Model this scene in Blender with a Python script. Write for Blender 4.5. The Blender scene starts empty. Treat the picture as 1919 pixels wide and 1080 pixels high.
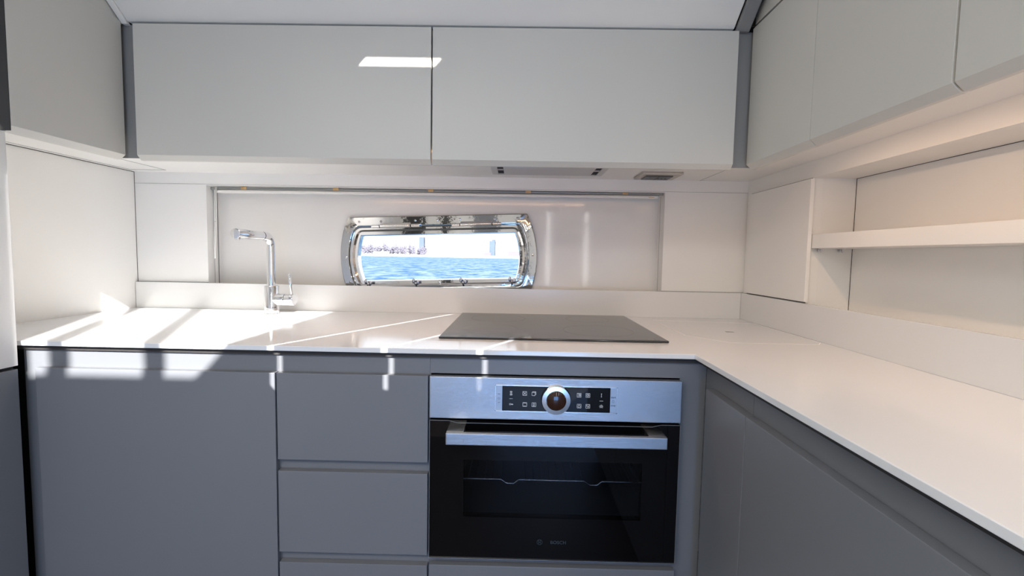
import bpy, bmesh, math, random
from mathutils import Vector, Matrix

S = bpy.context.scene
COL = S.collection
random.seed(4)

# ------------------------------------------------------------------ camera
CAM_H = 1.117
R = ((0.9997518, 0.0129022, 0.0181601), (-0.0189992, 0.0682050, 0.9974905), (-0.0116312, 0.9975879, -0.0684333))
cam_d = bpy.data.cameras.new('camera')
cam_d.sensor_width = 36.0
cam_d.lens = 878.6 / 1919 * 36
cam_d.clip_start = 0.02
cam_d.clip_end = 3000
cam = bpy.data.objects.new('camera', cam_d)
COL.objects.link(cam)
cam.matrix_world = Matrix(((R[0][0], R[1][0], -R[2][0], 0), (R[0][1], R[1][1], -R[2][1], 0),
                           (R[0][2], R[1][2], -R[2][2], CAM_H), (0, 0, 0, 1)))
S.camera = cam

# ------------------------------------------------------------------ sky, sun, exposure
S.view_settings.view_transform = 'Standard'
S.view_settings.look = 'None'
S.view_settings.gamma = 1
S.view_settings.use_curve_mapping = False
S.view_settings.exposure = 0.13
S.cycles.max_bounces = 10
S.cycles.diffuse_bounces = 6
S.cycles.glossy_bounces = 5
S.cycles.transparent_max_bounces = 10
S.cycles.use_denoising = True
S.cycles.sample_clamp_indirect = 6
S.cycles.caustics_reflective = False

W = bpy.data.worlds.new('sky')
S.world = W
W.use_nodes = True
nt = W.node_tree
nt.nodes.clear()
wo = nt.nodes.new('ShaderNodeOutputWorld')
bg = nt.nodes.new('ShaderNodeBackground')
tc = nt.nodes.new('ShaderNodeTexCoord')
sx = nt.nodes.new('ShaderNodeSeparateXYZ')
rmp = nt.nodes.new('ShaderNodeValToRGB')
mr = nt.nodes.new('ShaderNodeMapRange')
mr.inputs['From Min'].default_value = -1
mr.inputs['From Max'].default_value = 1
nt.links.new(tc.outputs['Generated'], sx.inputs[0])
nt.links.new(sx.outputs['Z'], mr.inputs['Value'])
nt.links.new(mr.outputs[0], rmp.inputs[0])
nt.links.new(rmp.outputs[0], bg.inputs[0])
nt.links.new(bg.outputs[0], wo.inputs[0])
cr = rmp.color_ramp
cr.elements[0].position = 0.0
cr.elements[0].color = (0.10, 0.16, 0.24, 1)
cr.elements[1].position = 1.0
cr.elements[1].color = (0.72, 0.78, 0.88, 1)
e = cr.elements.new(0.495); e.color = (0.14, 0.24, 0.38, 1)
e = cr.elements.new(0.505); e.color = (0.90, 0.95, 1.0, 1)
e = cr.elements.new(0.70); e.color = (0.80, 0.86, 0.95, 1)
bg.inputs[1].default_value = 1.9

SUN = Vector((-0.525, 1.0, -0.58)).normalized()
def sun_lamp(name, d, energy, ang, color):
    l = bpy.data.lights.new(name, 'SUN')
    l.energy = energy; l.angle = math.radians(ang); l.color = color
    o = bpy.data.objects.new(name, l); COL.objects.link(o)
    o.rotation_euler = Vector(d).to_track_quat('-Z', 'Y').to_euler()
    o.location = (3, -6, 6)
    return o
sun_lamp('sun', SUN, 17.0, 0.5, (1.0, 0.97, 0.93))

# added spot standing in for mirrored sunlight: the same sun turned about the boat's length
MD = Vector((0.525, 1.0, -0.58)).normalized()
sp = bpy.data.lights.new('mirrored_sun', 'SPOT')
sp.energy = 200000; sp.spot_size = math.radians(1.85); sp.spot_blend = 0.05; sp.shadow_soft_size = 0.05
sp.color = (1.0, 0.96, 0.92)
spo = bpy.data.objects.new('mirrored_sun', sp); COL.objects.link(spo)
spo.location = Vector((-1.362, -0.91, 2.19)) - MD * 30.0
spo.rotation_euler = MD.to_track_quat('-Z', 'Y').to_euler()

def area(name, loc, rot, sx_, sy_, energy, color, portal=False, spread=180):
    l = bpy.data.lights.new(name, 'AREA')
    l.shape = 'RECTANGLE'; l.size = sx_; l.size_y = sy_
    l.energy = energy; l.color = color; l.spread = math.radians(spread)
    if portal: l.cycles.is_portal = True
    o = bpy.data.objects.new(name, l); COL.objects.link(o)
    o.location = loc; o.rotation_euler = rot
    return o
area('assumed_hatch_portal', (-0.595, -0.50, 1.975), (0, 0, 0), 1.75, 0.80, 1, (1, 1, 1), True)  # samples the sky through the assumed deck hatch
area('assumed_companionway_portal', (0.30, -1.98, 0.40), (math.radians(90), 0, 0), 0.92, 0.78, 1, (1, 1, 1), True)  # samples the sky through the assumed rear opening
# cool daylight lamp in a companionway assumed behind the camera
area('assumed_companionway_lamp', (0.30, -1.94, 0.40), (math.radians(90), 0, 0), 0.9, 0.72, 17, (0.20, 0.46, 1.0))
# two narrow lamps added at the rear wall to reflect as streaks on the hull
area('added_streak_lamp', (0.353, -1.95, 1.28), (math.radians(90), 0, 0), 0.022, 1.0, 1.7, (1.0, 0.98, 0.95))
area('added_streak_lamp', (0.800, -1.95, 1.28), (math.radians(90), 0, 0), 0.022, 1.0, 1.7, (1.0, 0.98, 0.95))
# neutral fill lamp added overhead behind the camera
area('overhead_fill', (-0.65, -0.68, 1.93), (0, 0, 0), 1.3, 0.65, 25, (1.0, 0.95, 0.87))
# warm strip lamp under the right wall cabinets
area('strip_lamp_glow', (0.663, 0.35, 1.376), (0, math.radians(-14), 0), 0.010, 1.75, 1.8, (1.0, 0.70, 0.50))
area('back_strip_lamp_glow', (-0.20, 1.252, 1.376), (math.radians(12), 0, 0), 1.05, 0.010, 1.0, (1.0, 0.58, 0.34))

# ------------------------------------------------------------------ materials
def mat(name, color, rough=0.5, metal=0.0, bump=0.0, bscale=200, spec=0.5, coat=0.0, bstretch=None, cvar=0.0, trans=0.0):
    m = bpy.data.materials.new(name); m.use_nodes = True
    n = m.node_tree; b = n.nodes['Principled BSDF']
    b.inputs['Base Color'].default_value = (*color, 1)
    b.inputs['Roughness'].default_value = rough
    b.inputs['Metallic'].default_value = metal
    b.inputs['Specular IOR Level'].default_value = spec
    b.inputs['Coat Weight'].default_value = coat
    b.inputs['Transmission Weight'].default_value = trans
    if bump or cvar:
        t = n.nodes.new('ShaderNodeTexCoord'); mp = n.nodes.new('ShaderNodeMapping')
        nz = n.nodes.new('ShaderNodeTexNoise'); nz.inputs['Scale'].default_value = bscale
        nz.inputs['Detail'].default_value = 4
        if bstretch: mp.inputs['Scale'].default_value = bstretch
        n.links.new(t.outputs['Object'], mp.inputs[0]); n.links.new(mp.outputs[0], nz.inputs[0])
        if bump:
            bp = n.nodes.new('ShaderNodeBump'); bp.inputs['Strength'].default_value = bump
            bp.inputs['Distance'].default_value = 0.001
            n.links.new(nz.outputs[0], bp.inputs['Height']); n.links.new(bp.outputs[0], b.inputs['Normal'])
        if cvar:
            mx = n.nodes.new('ShaderNodeMix'); mx.data_type = 'RGBA'
            mx.inputs[6].default_value = (*[c * (1 - cvar) for c in color], 1)
            mx.inputs[7].default_value = (*[min(1, c * (1 + cvar)) for c in color], 1)
            n.links.new(nz.outputs[0], mx.inputs[0]); n.links.new(mx.outputs[2], b.inputs['Base Color'])
    return m

M = {}
M['upper'] = mat('light_grey_satin_lacquer', (0.60, 0.582, 0.530), 0.38, bump=0.03, bscale=600)
M['panel'] = mat('pale_greige_panel', (0.79, 0.782, 0.76), 0.42, bump=0.03, bscale=600)
M['hull'] = mat('pale_gelcoat', (0.745, 0.73, 0.70), 0.4, bump=0.0, coat=0.6)
M['hull'].node_tree.nodes['Principled BSDF'].inputs['Coat Roughness'].default_value = 0.07
M['base'] = mat('slate_grey_lacquer', (0.185, 0.194, 0.214), 0.34, bump=0.03, bscale=600)
M['baseside'] = mat('slate_grey_body', (0.180, 0.188, 0.205), 0.38, bump=0.03, bscale=600)
M['post'] = mat('dark_grey_post', (0.25, 0.247, 0.24), 0.5)
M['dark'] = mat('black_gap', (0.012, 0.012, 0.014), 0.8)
M['under'] = mat('dark_underlay', (0.035, 0.032, 0.032), 0.6)
M['top'] = mat('white_solid_surface', (0.79, 0.798, 0.81), 0.10, cvar=0.01, bscale=6)
M['seam'] = mat('pale_seam', (0.86, 0.85, 0.83), 0.4)
M['ceil'] = mat('white_headliner', (0.84, 0.82, 0.77), 0.55, bump=0.05, bscale=400)
M['floor'] = mat('dark_teak', (0.045, 0.034, 0.028), 0.4, cvar=0.35, bscale=9, bstretch=(14, 1, 1))
M['chrome'] = mat('polished_chrome', (0.86, 0.87, 0.89), 0.04, 1.0)
M['steelpol'] = mat('polished_stainless', (0.66, 0.64, 0.62), 0.05, 1.0, bump=0.9, bscale=9, bstretch=(1, 1, 2))
M['latch'] = mat('dull_cast_steel', (0.42, 0.42, 0.46), 0.22, 1.0)
M['brushed'] = mat('brushed_stainless', (0.50, 0.495, 0.50), 0.30, 1.0, bump=0.25, bscale=60, bstretch=(1, 30, 60))
M['knob'] = mat('turned_stainless', (0.72, 0.69, 0.66), 0.22, 1.0)
M['glassblk'] = mat('black_ceramic_glass', (0.003, 0.003, 0.004), 0.03, spec=0.35)
M['hob'] = mat('grey_ceramic_glass', (0.03, 0.03, 0.032), 0.10)
M['hobmark'] = mat('cooking_zone_print', (0.16, 0.16, 0.16), 0.3)
M['print'] = mat('white_print', (0.75, 0.78, 0.82), 0.5)
M['dimprint'] = mat('dim_grey_print', (0.035, 0.05, 0.06), 0.5)
M['cavity'] = mat('oven_enamel', (0.07, 0.075, 0.085), 0.35)
M['wire'] = mat('wire_steel', (0.75, 0.75, 0.78), 0.25, 1.0)
M['rubber'] = mat('black_rubber', (0.02, 0.02, 0.02), 0.6)
M['white'] = mat('white_plastic', (0.78, 0.77, 0.74), 0.35)
M['rail'] = mat('grey_aluminium', (0.28, 0.29, 0.29), 0.4, 0.6)
M['amber'] = mat('amber_clip', (0.55, 0.36, 0.16), 0.3, spec=0.6)
M['beigeplate'] = mat('satin_beige_plate', (0.50, 0.46, 0.40), 0.35, 0.5)
M['socket'] = mat('grey_socket', (0.08, 0.08, 0.085), 0.4)
M['hoodsteel'] = mat('hood_stainless', (0.55, 0.54, 0.52), 0.35, 0.85)
M['sand'] = mat('pale_sand', (0.75, 0.70, 0.62), 0.9, cvar=0.1, bscale=0.05)
M['tree'] = mat('bare_winter_branches', (0.155, 0.145, 0.185), 0.9, cvar=0.25, bscale=0.6)
M['bldw'] = mat('white_render', (0.85, 0.84, 0.84), 0.8)
M['bldb'] = mat('blue_tinted_glass_facade', (0.085, 0.115, 0.19), 0.8)
M['bldp'] = mat('pink_grey_wall', (0.16, 0.13, 0.15), 0.8)

def emis(name, color, s):
    m = bpy.data.materials.new(name); m.use_nodes = True
    b = m.node_tree.nodes['Principled BSDF']
    b.inputs['Base Color'].default_value = (*color, 1)
    b.inputs['Emission Color'].default_value = (*color, 1)
    b.inputs['Emission Strength'].default_value = s
    return m
M['led'] = emis('warm_led', (1.0, 0.55, 0.25), 3.0)
M['display'] = mat('amber_tinted_display', (0.035, 0.014, 0.008), 0.06)

def glass(name, tint, fac):
    m = bpy.data.materials.new(name); m.use_nodes = True
    n = m.node_tree; n.nodes.clear()
    o = n.nodes.new('ShaderNodeOutputMaterial'); mx = n.nodes.new('ShaderNodeMixShader')
    t = n.nodes.new('ShaderNodeBsdfTransparent'); g = n.nodes.new('ShaderNodeBsdfGlossy')
    f = n.nodes.new('ShaderNodeFresnel'); f.inputs[0].default_value = fac
    t.inputs[0].default_value = (*tint, 1); g.inputs['Roughness'].default_value = 0.02
    k_ = n.nodes.new('ShaderNodeMath'); k_.operation = 'MULTIPLY'; k_.inputs[1].default_value = 0.5; n.links.new(f.outputs[0], k_.inputs[0]); n.links.new(k_.outputs[0], mx.inputs[0]); n.links.new(t.outputs[0], mx.inputs[1])
    n.links.new(g.outputs[0], mx.inputs[2]); n.links.new(mx.outputs[0], o.inputs[0])
    return m
M['clear'] = glass('clear_pane', (0.97, 0.985, 1.0), 1.45)
M['tint'] = glass('smoked_oven_glass', (0.6, 0.64, 0.7), 1.5)

def sea_mat():
    m = bpy.data.materials.new('blue_rippled_sea'); m.use_nodes = True
    n = m.node_tree; n.nodes.remove(n.nodes['Principled BSDF']); b = n.nodes.new('ShaderNodeBsdfDiffuse'); gl = n.nodes.new('ShaderNodeBsdfGlossy'); gl.inputs['Roughness'].default_value = 0.3; ms = n.nodes.new('ShaderNodeMixShader'); ms.inputs[0].default_value = 0.06
    n.links.new(b.outputs[0], ms.inputs[1]); n.links.new(gl.outputs[0], ms.inputs[2]); n.links.new(ms.outputs[0], n.nodes['Material Output'].inputs[0])
    t = n.nodes.new('ShaderNodeTexCoord'); mp = n.nodes.new('ShaderNodeMapping')
    mp.inputs['Scale'].default_value = (1.0, 0.55, 1)
    nz = n.nodes.new('ShaderNodeTexNoise'); nz.inputs['Scale'].default_value = 0.9; nz.inputs['Detail'].default_value = 8
    nz.inputs['Roughness'].default_value = 0.6
    n.links.new(t.outputs['Object'], mp.inputs[0]); n.links.new(mp.outputs[0], nz.inputs[0])
    rp = n.nodes.new('ShaderNodeValToRGB')
    rp.color_ramp.elements[0].position = 0.40; rp.color_ramp.elements[0].color = (0.026, 0.090, 0.21, 1)
    rp.color_ramp.elements[1].position = 0.60; rp.color_ramp.elements[1].color = (0.18, 0.25, 0.30, 1)
    n.links.new(nz.outputs[0], rp.inputs[0]); n.links.new(rp.outputs[0], b.inputs['Color'])
    bp = n.nodes.new('ShaderNodeBump'); bp.inputs['Strength'].default_value = 0.6; bp.inputs['Distance'].default_value = 0.25
    n.links.new(nz.outputs[0], bp.inputs['Height']); n.links.new(bp.outputs[0], b.inputs['Normal'])
    return m
M['sea'] = sea_mat()

# ------------------------------------------------------------------ mesh helpers
ORG = {}
class MB:
    def __init__(s): s.bm = bmesh.new()
    def box(s, x0, x1, y0, y1, z0, z1, bev=0.0, seg=2):
        t = bmesh.new()
        v = [t.verts.new(p) for p in ((x0,y0,z0),(x1,y0,z0),(x1,y1,z0),(x0,y1,z0),(x0,y0,z1),(x1,y0,z1),(x1,y1,z1),(x0,y1,z1))]
        for f in ((0,3,2,1),(4,5,6,7),(0,1,5,4),(1,2,6,5),(2,3,7,6),(3,0,4,7)): t.faces.new([v[i] for i in f])
        if bev: bmesh.ops.bevel(t, geom=list(t.edges), offset=bev, segments=seg, affect='EDGES', profile=0.7)
        s.join(t); return s
    def join(s, t, mtx=None):
        if mtx is not None: bmesh.ops.transform(t, matrix=mtx, verts=list(t.verts))
        me = bpy.data.meshes.new('t'); t.to_mesh(me); t.free(); s.bm.from_mesh(me); bpy.data.meshes.remove(me)
    def prism(s, pts, ext, bev=0.0, seg=2):
        t = bmesh.new(); ext = Vector(ext)
        a = [t.verts.new(p) for p in pts]; b = [t.verts.new(Vector(p) + ext) for p in pts]
        t.faces.new(a); t.faces.new(b[::-1]); n = len(a)
        for i in range(n): t.faces.new((a[i], b[i], b[(i+1) % n], a[(i+1) % n]))
        bmesh.ops.recalc_face_normals(t, faces=list(t.faces))
        if bev: bmesh.ops.bevel(t, geom=list(t.edges), offset=bev, segments=seg, affect='EDGES', profile=0.7)
        s.join(t); return s
    def cyl(s, p0, p1, r0, r1=None, n=28, bev=0.0):
        p0 = Vector(p0); p1 = Vector(p1); r1 = r0 if r1 is None else r1
        t = bmesh.new(); L = (p1 - p0).length
        bmesh.ops.create_cone(t, cap_ends=True, segments=n, radius1=r0, radius2=r1, depth=L)
        if bev:
            ed = [e for e in t.edges if abs(abs(e.verts[0].co.z) - L/2) < 1e-6 and abs(e.verts[0].co.z - e.verts[1].co.z) < 1e-6]
            bmesh.ops.bevel(t, geom=ed, offset=bev, segments=2, affect='EDGES', profile=0.6)
        q = (p1 - p0).to_track_quat('Z', 'Y').to_matrix().to_4x4()
        s.join(t, Matrix.Translation((p0 + p1) / 2) @ q); return s
    def sphere(s, c, r, sc=(1,1,1), sub=2):
        t = bmesh.new(); bmesh.ops.create_icosphere(t, subdivisions=sub, radius=r)
        s.join(t, Matrix.Translation(c) @ Matrix.Diagonal((*sc, 1))); return s
    def tube(s, pts, r, n=12, closed=False):
        pts = [Vector(p) for p in pts]; t = bmesh.new(); rings = []
        N = len(pts); up = None
        for i, p in enumerate(pts):
            if closed: d = pts[(i+1) % N] - pts[i-1]
            else: d = pts[min(i+1, N-1)] - pts[max(i-1, 0)]
            d.normalize()
            if up is None:
                up = Vector((0,0,1)) if abs(d.z) < 0.9 else Vector((0,1,0))
            a = d.cross(up).normalized(); up = a.cross(d).normalized()
            rings.append([t.verts.new(p + r * (math.cos(2*math.pi*k/n) * a + math.sin(2*math.pi*k/n) * up)) for k in range(n)])
        for i in range(N if closed else N - 1):
            A, B = rings[i], rings[(i+1) % N]
            for k in range(n): t.faces.new((A[k], A[(k+1) % n], B[(k+1) % n], B[k]))
        if not closed:
            t.faces.new(rings[0]); t.faces.new(rings[-1][::-1])
        bmesh.ops.recalc_face_normals(t, faces=list(t.faces))
        s.join(t); return s
    def lathe(s, prof, c, axis='Z', n=40):
        # prof: (radius, height along axis)
        t = bmesh.new(); rings = []
        for r, h in prof:
            rings.append([t.verts.new((r*math.cos(2*math.pi*k/n), r*math.sin(2*math.pi*k/n), h)) for k in range(n)])
        for A, B in zip(rings, rings[1:]):
            for k in range(n): t.faces.new((A[k], A[(k+1) % n], B[(k+1) % n], B[k]))
        t.faces.new(rings[0][::-1]); t.faces.new(rings[-1])
        bmesh.ops.recalc_face_normals(t, faces=list(t.faces))
        q = Vector({'Z': (0,0,1), '-Y': (0,-1,0), 'X': (1,0,0)}[axis]).to_track_quat('Z', 'Y').to_matrix().to_4x4()
        s.join(t, Matrix.Translation(c) @ q); return s
    def rings(s, loops, close=False):
        t = bmesh.new(); L = [[t.verts.new(p) for p in lp] for lp in loops]; n = len(L[0])
        for A, B in zip(L, L[1:] + ([L[0]] if close else [])):
            for k in range(n): t.faces.new((A[k], A[(k+1) % n], B[(k+1) % n], B[k]))
        bmesh.ops.recalc_face_normals(t, faces=list(t.faces)); s.join(t); return s
    def build(s, name, m, parent=None, smooth=False, org=None):
        co = [v.co for v in s.bm.verts]
        lo = Vector([min(c[i] for c in co) for i in range(3)]); hi = Vector([max(c[i] for c in co) for i in range(3)])
        if parent is not None: po = ORG[parent.name]; og = po
        else: po = Vector(); og = Vector(org) if org else Vector(((lo.x+hi.x)/2, (lo.y+hi.y)/2, lo.z))
        bmesh.ops.translate(s.bm, vec=-og, verts=list(s.bm.verts))
        me = bpy.data.meshes.new(name); s.bm.to_mesh(me); s.bm.free()
        me.materials.append(m)
        if smooth: me.shade_smooth()
        o = bpy.data.objects.new(name, me); COL.objects.link(o)
        if parent is not None: o.parent = parent; o.location = (0, 0, 0)
        else: o.location = og
        ORG[o.name] = og
        if smooth == 'auto':
            me.shade_smooth()
            for ed in me.edges: pass
            try:
                bm = bmesh.new(); bm.from_mesh(me)
                for e in bm.edges:
                    if len(e.link_faces) == 2 and e.calc_face_angle() > 0.6: e.smooth = False
                bm.to_mesh(me); bm.free()
            except Exception: pass
        return o
def B(*a, **k): return MB().box(*a, **k)
def empty(name, loc):
    o = bpy.data.objects.new(name, None); COL.objects.link(o)
    o.location = loc; o.empty_display_size = 0.05; ORG[o.name] = Vector(loc); return o
def tag(o, label, cat, group=None, kind=None):
    o['label'] = label; o['category'] = cat
    if group: o['group'] = group
    if kind: o['kind'] = kind
    return o
def struct(o): o['kind'] = 'structure'; return o
def thing(name, loc, label, cat, group=None): return tag(empty(name, loc), label, cat, group)

# ------------------------------------------------------------------ key dimensions (metres)
XL, XR, YB = -1.422, 0.833, 1.736          # left wall, right wall, back wall
YH = 1.812                                  # hull face behind the recess
ZS = 1.402                                  # underside of the wall cabinets
ZT, ZSP = 0.900, 0.996                      # worktop, top of splashback
YREAR = -2.0
ZC = 1.95                                   # ceiling
FY, PY = 1.066, 1.083                       # base door face, base body face

# ------------------------------------------------------------------ room shell
struct(B(-3.0, 2.4, YREAR-0.1, 2.2, -0.06, 0.0).build('floor', M['floor']))
w = MB()
w.box(XL-0.05, XR+0.20, YB, YH, 0, 0.94)
w.box(XL-0.05, XR+0.20, YB, YH, 1.357, 2.0)
w.box(XL-0.05, -1.155, YB, YH, 0.94, 1.357)
w.box(0.532, XR+0.20, YB, YH, 0.94, 1.357)
struct(w.build('wall_back', M['panel']))
struct(MB().box(XL-0.06, XL, YREAR, -0.95, 0, ZC-0.001).box(XL-0.06, XL, -0.95, -0.10, 0, 1.78).box(XL-0.06, XL, -0.10, YB, 0, ZC-0.001).build('wall_left', M['panel']))  # wall top notched, out of view, to let the mirrored beam in
w = MB()
w.box(XR, XR+0.03, YREAR, YB, 0, 0.965)               # below the niche
w.box(XR+0.0301, 0.985, YREAR, 1.385, 0.945, 0.965)          # niche floor
w.box(XR+0.0301, 0.985, YREAR, 1.385, 1.3535, 1.375)         # niche top
w.box(XR, XR+0.03, YREAR, YB, 1.3535, 2.0)            # fascia and wall above
w.box(XR+0.0301, 0.957, 1.360, 1.385, 0.965, 1.3535)         # niche end
w.box(XR, XR+0.03, 1.360, YB, 0.965, 1.3535)
w.box(0.957, 0.985, YREAR, 1.385, 0.965, 1.3535)      # niche back
struct(w.build('wall_right', M['panel']))
w = MB()
w.box(XL-0.05, -0.18, YREAR-0.06, YREAR, 0, 2.0); w.box(-0.18, 0.76, YREAR-0.06, YREAR, 0.80, 2.0); w.box(0.76, XR+0.2, YREAR-0.06, YREAR, 0, 2.0)  # low opening left for the assumed companionway
struct(w.build('wall_rear', M['panel']))

# dark panels added on the unseen rear bulkhead for the polished steel to mirror
for nb, (a_, b_, c_, d_, k_) in enumerate(((-1.36, -1.12, 0.95, 1.80, 'charcoal'), (-0.92, -0.80, 0.30, 1.90, 'charcoal'), (-0.55, -0.25, 1.30, 1.72, 'slate'), (0.02, 0.10, 0.85, 1.90, 'charcoal'), (0.45, 0.70, 0.95, 1.60, 'slate'))):
    struct(B(a_, b_, YREAR+0.0005, YREAR+0.012, c_, d_, bev=0.001).build('trim_%d' % (20 + nb), M['rubber'] if k_ == 'charcoal' else M['base']))
# ceiling with an assumed deck hatch and a narrow gap assumed ahead of it
HX0, HX1, HY0, HY1 = -1.471, 0.280, -0.892, -0.105
SX0, SX1, SY0, SY1 = -0.070, 0.123, 0.548, 0.590
c = MB(); z0, z1 = ZC, ZC + 0.006
c.box(XL-0.05, XR+0.2, YREAR-0.06, HY0, z0, z1)
c.box(HX1, XR+0.2, HY0, HY1, z0, z1)
c.box(XL-0.05, XR+0.2, HY1, SY0, z0, z1)
c.box(XL-0.05, SX0, SY0, SY1, z0, z1)
c.box(SX1, XR+0.2, SY0, SY1, z0, z1)
c.box(XL-0.05, XR+0.2, SY1, YH+0.05, z0, z1)
struct(c.build('ceiling', M['ceil']))
# sloped valance panel over the back cabinets
v = MB(); ya, za, yb, zb = 1.199, 1.683, 0.86, ZC
v.prism(((-0.985, ya, za), (-0.985, yb, zb), (-0.985, yb+0.02, zb), (-0.985, ya+0.02, za)), (1.505, 0, 0), bev=0.002)
struct(v.build('trim_1', M['ceil']))
# trim strips at both ends of the valance
t = MB(); t.prism(((0.524, ya, za-0.006), (0.524, yb, zb), (0.524, yb+0.015, zb), (0.524, ya+0.015, za-0.006)), (0.034, 0, 0), bev=0.004)
struct(t.build('trim_2', M['post']))
t = MB(); t.prism(((-1.0, ya, za-0.006), (-1.0, yb, zb), (-1.0, yb+0.015, zb), (-1.0, ya+0.015, za-0.006)), (0.014, 0, 0), bev=0.003)
struct(t.build('trim_3', M['ceil']))
# filler panels above the side cabinets
struct(B(-1.02, -1.003, 0.80, 1.195, 1.683, ZC, bev=0.001).build('trim_4', M['upper']))
struct(B(0.570, 0.588, -0.9, 1.195, 1.692, ZC, bev=0.001).build('trim_5', M['upper']))
# unseen wall behind the hatch: window bars, plus slits added to shape the mirrored beam
YP = -0.91
d = MB(); zt = 2.60
def wallx(a, b): d.box(a, b, YP-0.004, YP, ZC+0.006, zt)
edges = [-2.1, -1.591, -1.579, -1.348, -1.336, -1.145, -1.133, -0.108]
for i in range(0, len(edges), 2): wallx(edges[i], edges[i+1])
for a_, b_ in ((-1.591, -1.579), (-1.348, -1.336), (-1.145, -1.133)): d.box(a_, b_, YP-0.004, YP, 2.395, zt)
for q_ in ((-2.1, -1.588, 1.70, 1.956), (-1.566, -1.40, 1.70, 1.956), (-1.588, -1.566, 1.70, 1.832), (-1.588, -1.566, 1.866, 1.956)): d.box(q_[0], q_[1], YP-0.004, YP, q_[2], q_[3])
wallx(-0.059, -0.010); wallx(0.168, 0.218); wallx(0.85, 1.4)
struct(d.build('wall_sun_mask', M['ceil']))

# soffits (undersides of the wall cabinets) with their panel seams
s_ = MB()
s_.box(XL, XR, 1.235, YB, ZS, ZS+0.02)
s_.box(XL, -1.03, 0.90, 1.235, ZS, ZS+0.02)
s_.box(0.60, XR, -0.9, 1.235, ZS, ZS+0.02)
struct(s_.build('trim_6', M['panel']))
g = MB()
g.box(-1.400, -1.397, 0.92, 1.690, ZS-0.0006, ZS+0.001)
g.box(-1.400, -1.268, 1.688, 1.691, ZS-0.0006, ZS+0.001)
g.box(-1.271, -1.268, 1.25, 1.688, ZS-0.0006, ZS+0.001)
g.box(0.655, 0.6565, 1.265, YB, ZS-0.0006, ZS+0.001)
struct(g.build('trim_7', M['rail']))
# shadow gaps in the corners
g = MB()
g.box(XL+0.0005, XL+0.0015, 1.045, YB, ZS-0.002, ZS)
g.box(XL, XL+0.0012, YB-0.001, YB, ZT, ZS)
g.box(0.9560, 0.9570, -0.9, 1.360, 1.3523, 1.3535)
g.box(0.9560, 0.9570, 1.3588, 1.3600, 0.965, 1.3535)
struct(g.build('trim_8', M['under']))
# seam of the back wall panels
g = MB()
g.box(XL, -1.155, YB-0.0008, YB, 0.9965, 0.9978); g.box(0.532, XR, YB-0.0008, YB, 0.9965, 0.9978)
g.box(XL, XR, YB-0.0008, YB, 1.3600, 1.3608)
struct(g.build('trim_9', M['rail']))

# hull panel behind the recess, with the hole for the porthole
WC = Vector((-0.305, 0, 1.108)); TILT = math.radians(2.1)
def loop(hm, ht, h, rad, y, n=14, nc=5):
    """closed outline: straight top and bottom, bulging sides, rounded corners; turned by TILT about WC"""
    def side(sgn, z): return sgn * (ht + (hm - ht) * (1 - (z / h) ** 2))
    sharp = []
    def corner(C, A, Bp):
        if rad < 1e-5:
            return [C] * (nc + 1)
        a = C + (A - C).normalized() * rad; b = C + (Bp - C).normalized() * rad
        return [((1-t)**2) * a + 2*t*(1-t) * C + t*t * b for t in [i / nc for i in range(nc + 1)]]
    V = lambda x, z: Vector((x, z))
    pts = []
    k = max(rad, h * 0.02)
    zs = [(-h + k) + (2*h - 2*k) * i / n for i in range(n + 1)]
    rs = [V(side(1, z), z) for z in zs]
    ls = [V(side(-1, z), z) for z in reversed(zs)]
    pts += corner(V(ht, -h), V(0, -h), rs[0]) + rs[1:-1] + corner(V(ht, h), rs[-1], V(0, h))
    pts += [V(ht * (1 - 2 * i / n) * 0.9, h) for i in range(1, n)]
    pts += corner(V(-ht, h), V(0, h), ls[0]) + ls[1:-1] + corner(V(-ht, -h), ls[-1], V(0, -h))
    pts += [V(-ht * (1 - 2 * i / n) * 0.9, -h) for i in range(1, n)]
    ca, sa = math.cos(TILT), math.sin(TILT)
    return [Vector((WC.x + p.x * ca - p.y * sa, y, WC.z + p.x * sa + p.y * ca)) for p in pts]
def wp(x, z, y):
    ca, sa = math.cos(TILT), math.sin(TILT)
    return Vector((WC.x + x * ca - z * sa, y, WC.z + x * sa + z * ca))
def boxloop(lp, x0, x1, z0, z1, y):
    out = []
    for p in lp:
        dx, dz = p.x - WC.x, p.z - WC.z
        k = min((x1 - WC.x) / dx if dx > 1e-6 else ((x0 - WC.x) / dx if dx < -1e-6 else 1e9),
                (z1 - WC.z) / dz if dz > 1e-6 else ((z0 - WC.z) / dz if dz < -1e-6 else 1e9))
        out.append(Vector((WC.x + dx * k, y, WC.z + dz * k)))
    return out
hl = loop(0.345, 0.318, 0.122, 0.02, YH)
h = MB(); h.rings([boxloop(hl, -1.45, 1.0, 0.2, 1.9, YH), hl, loop(0.345, 0.318, 0.122, 0.02, YH+0.05),
                   boxloop(hl, -1.45, 1.0, 0.2, 1.9, YH+0.05)], close=True)
struct(h.build('wall_hull', M['hull']))

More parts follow.
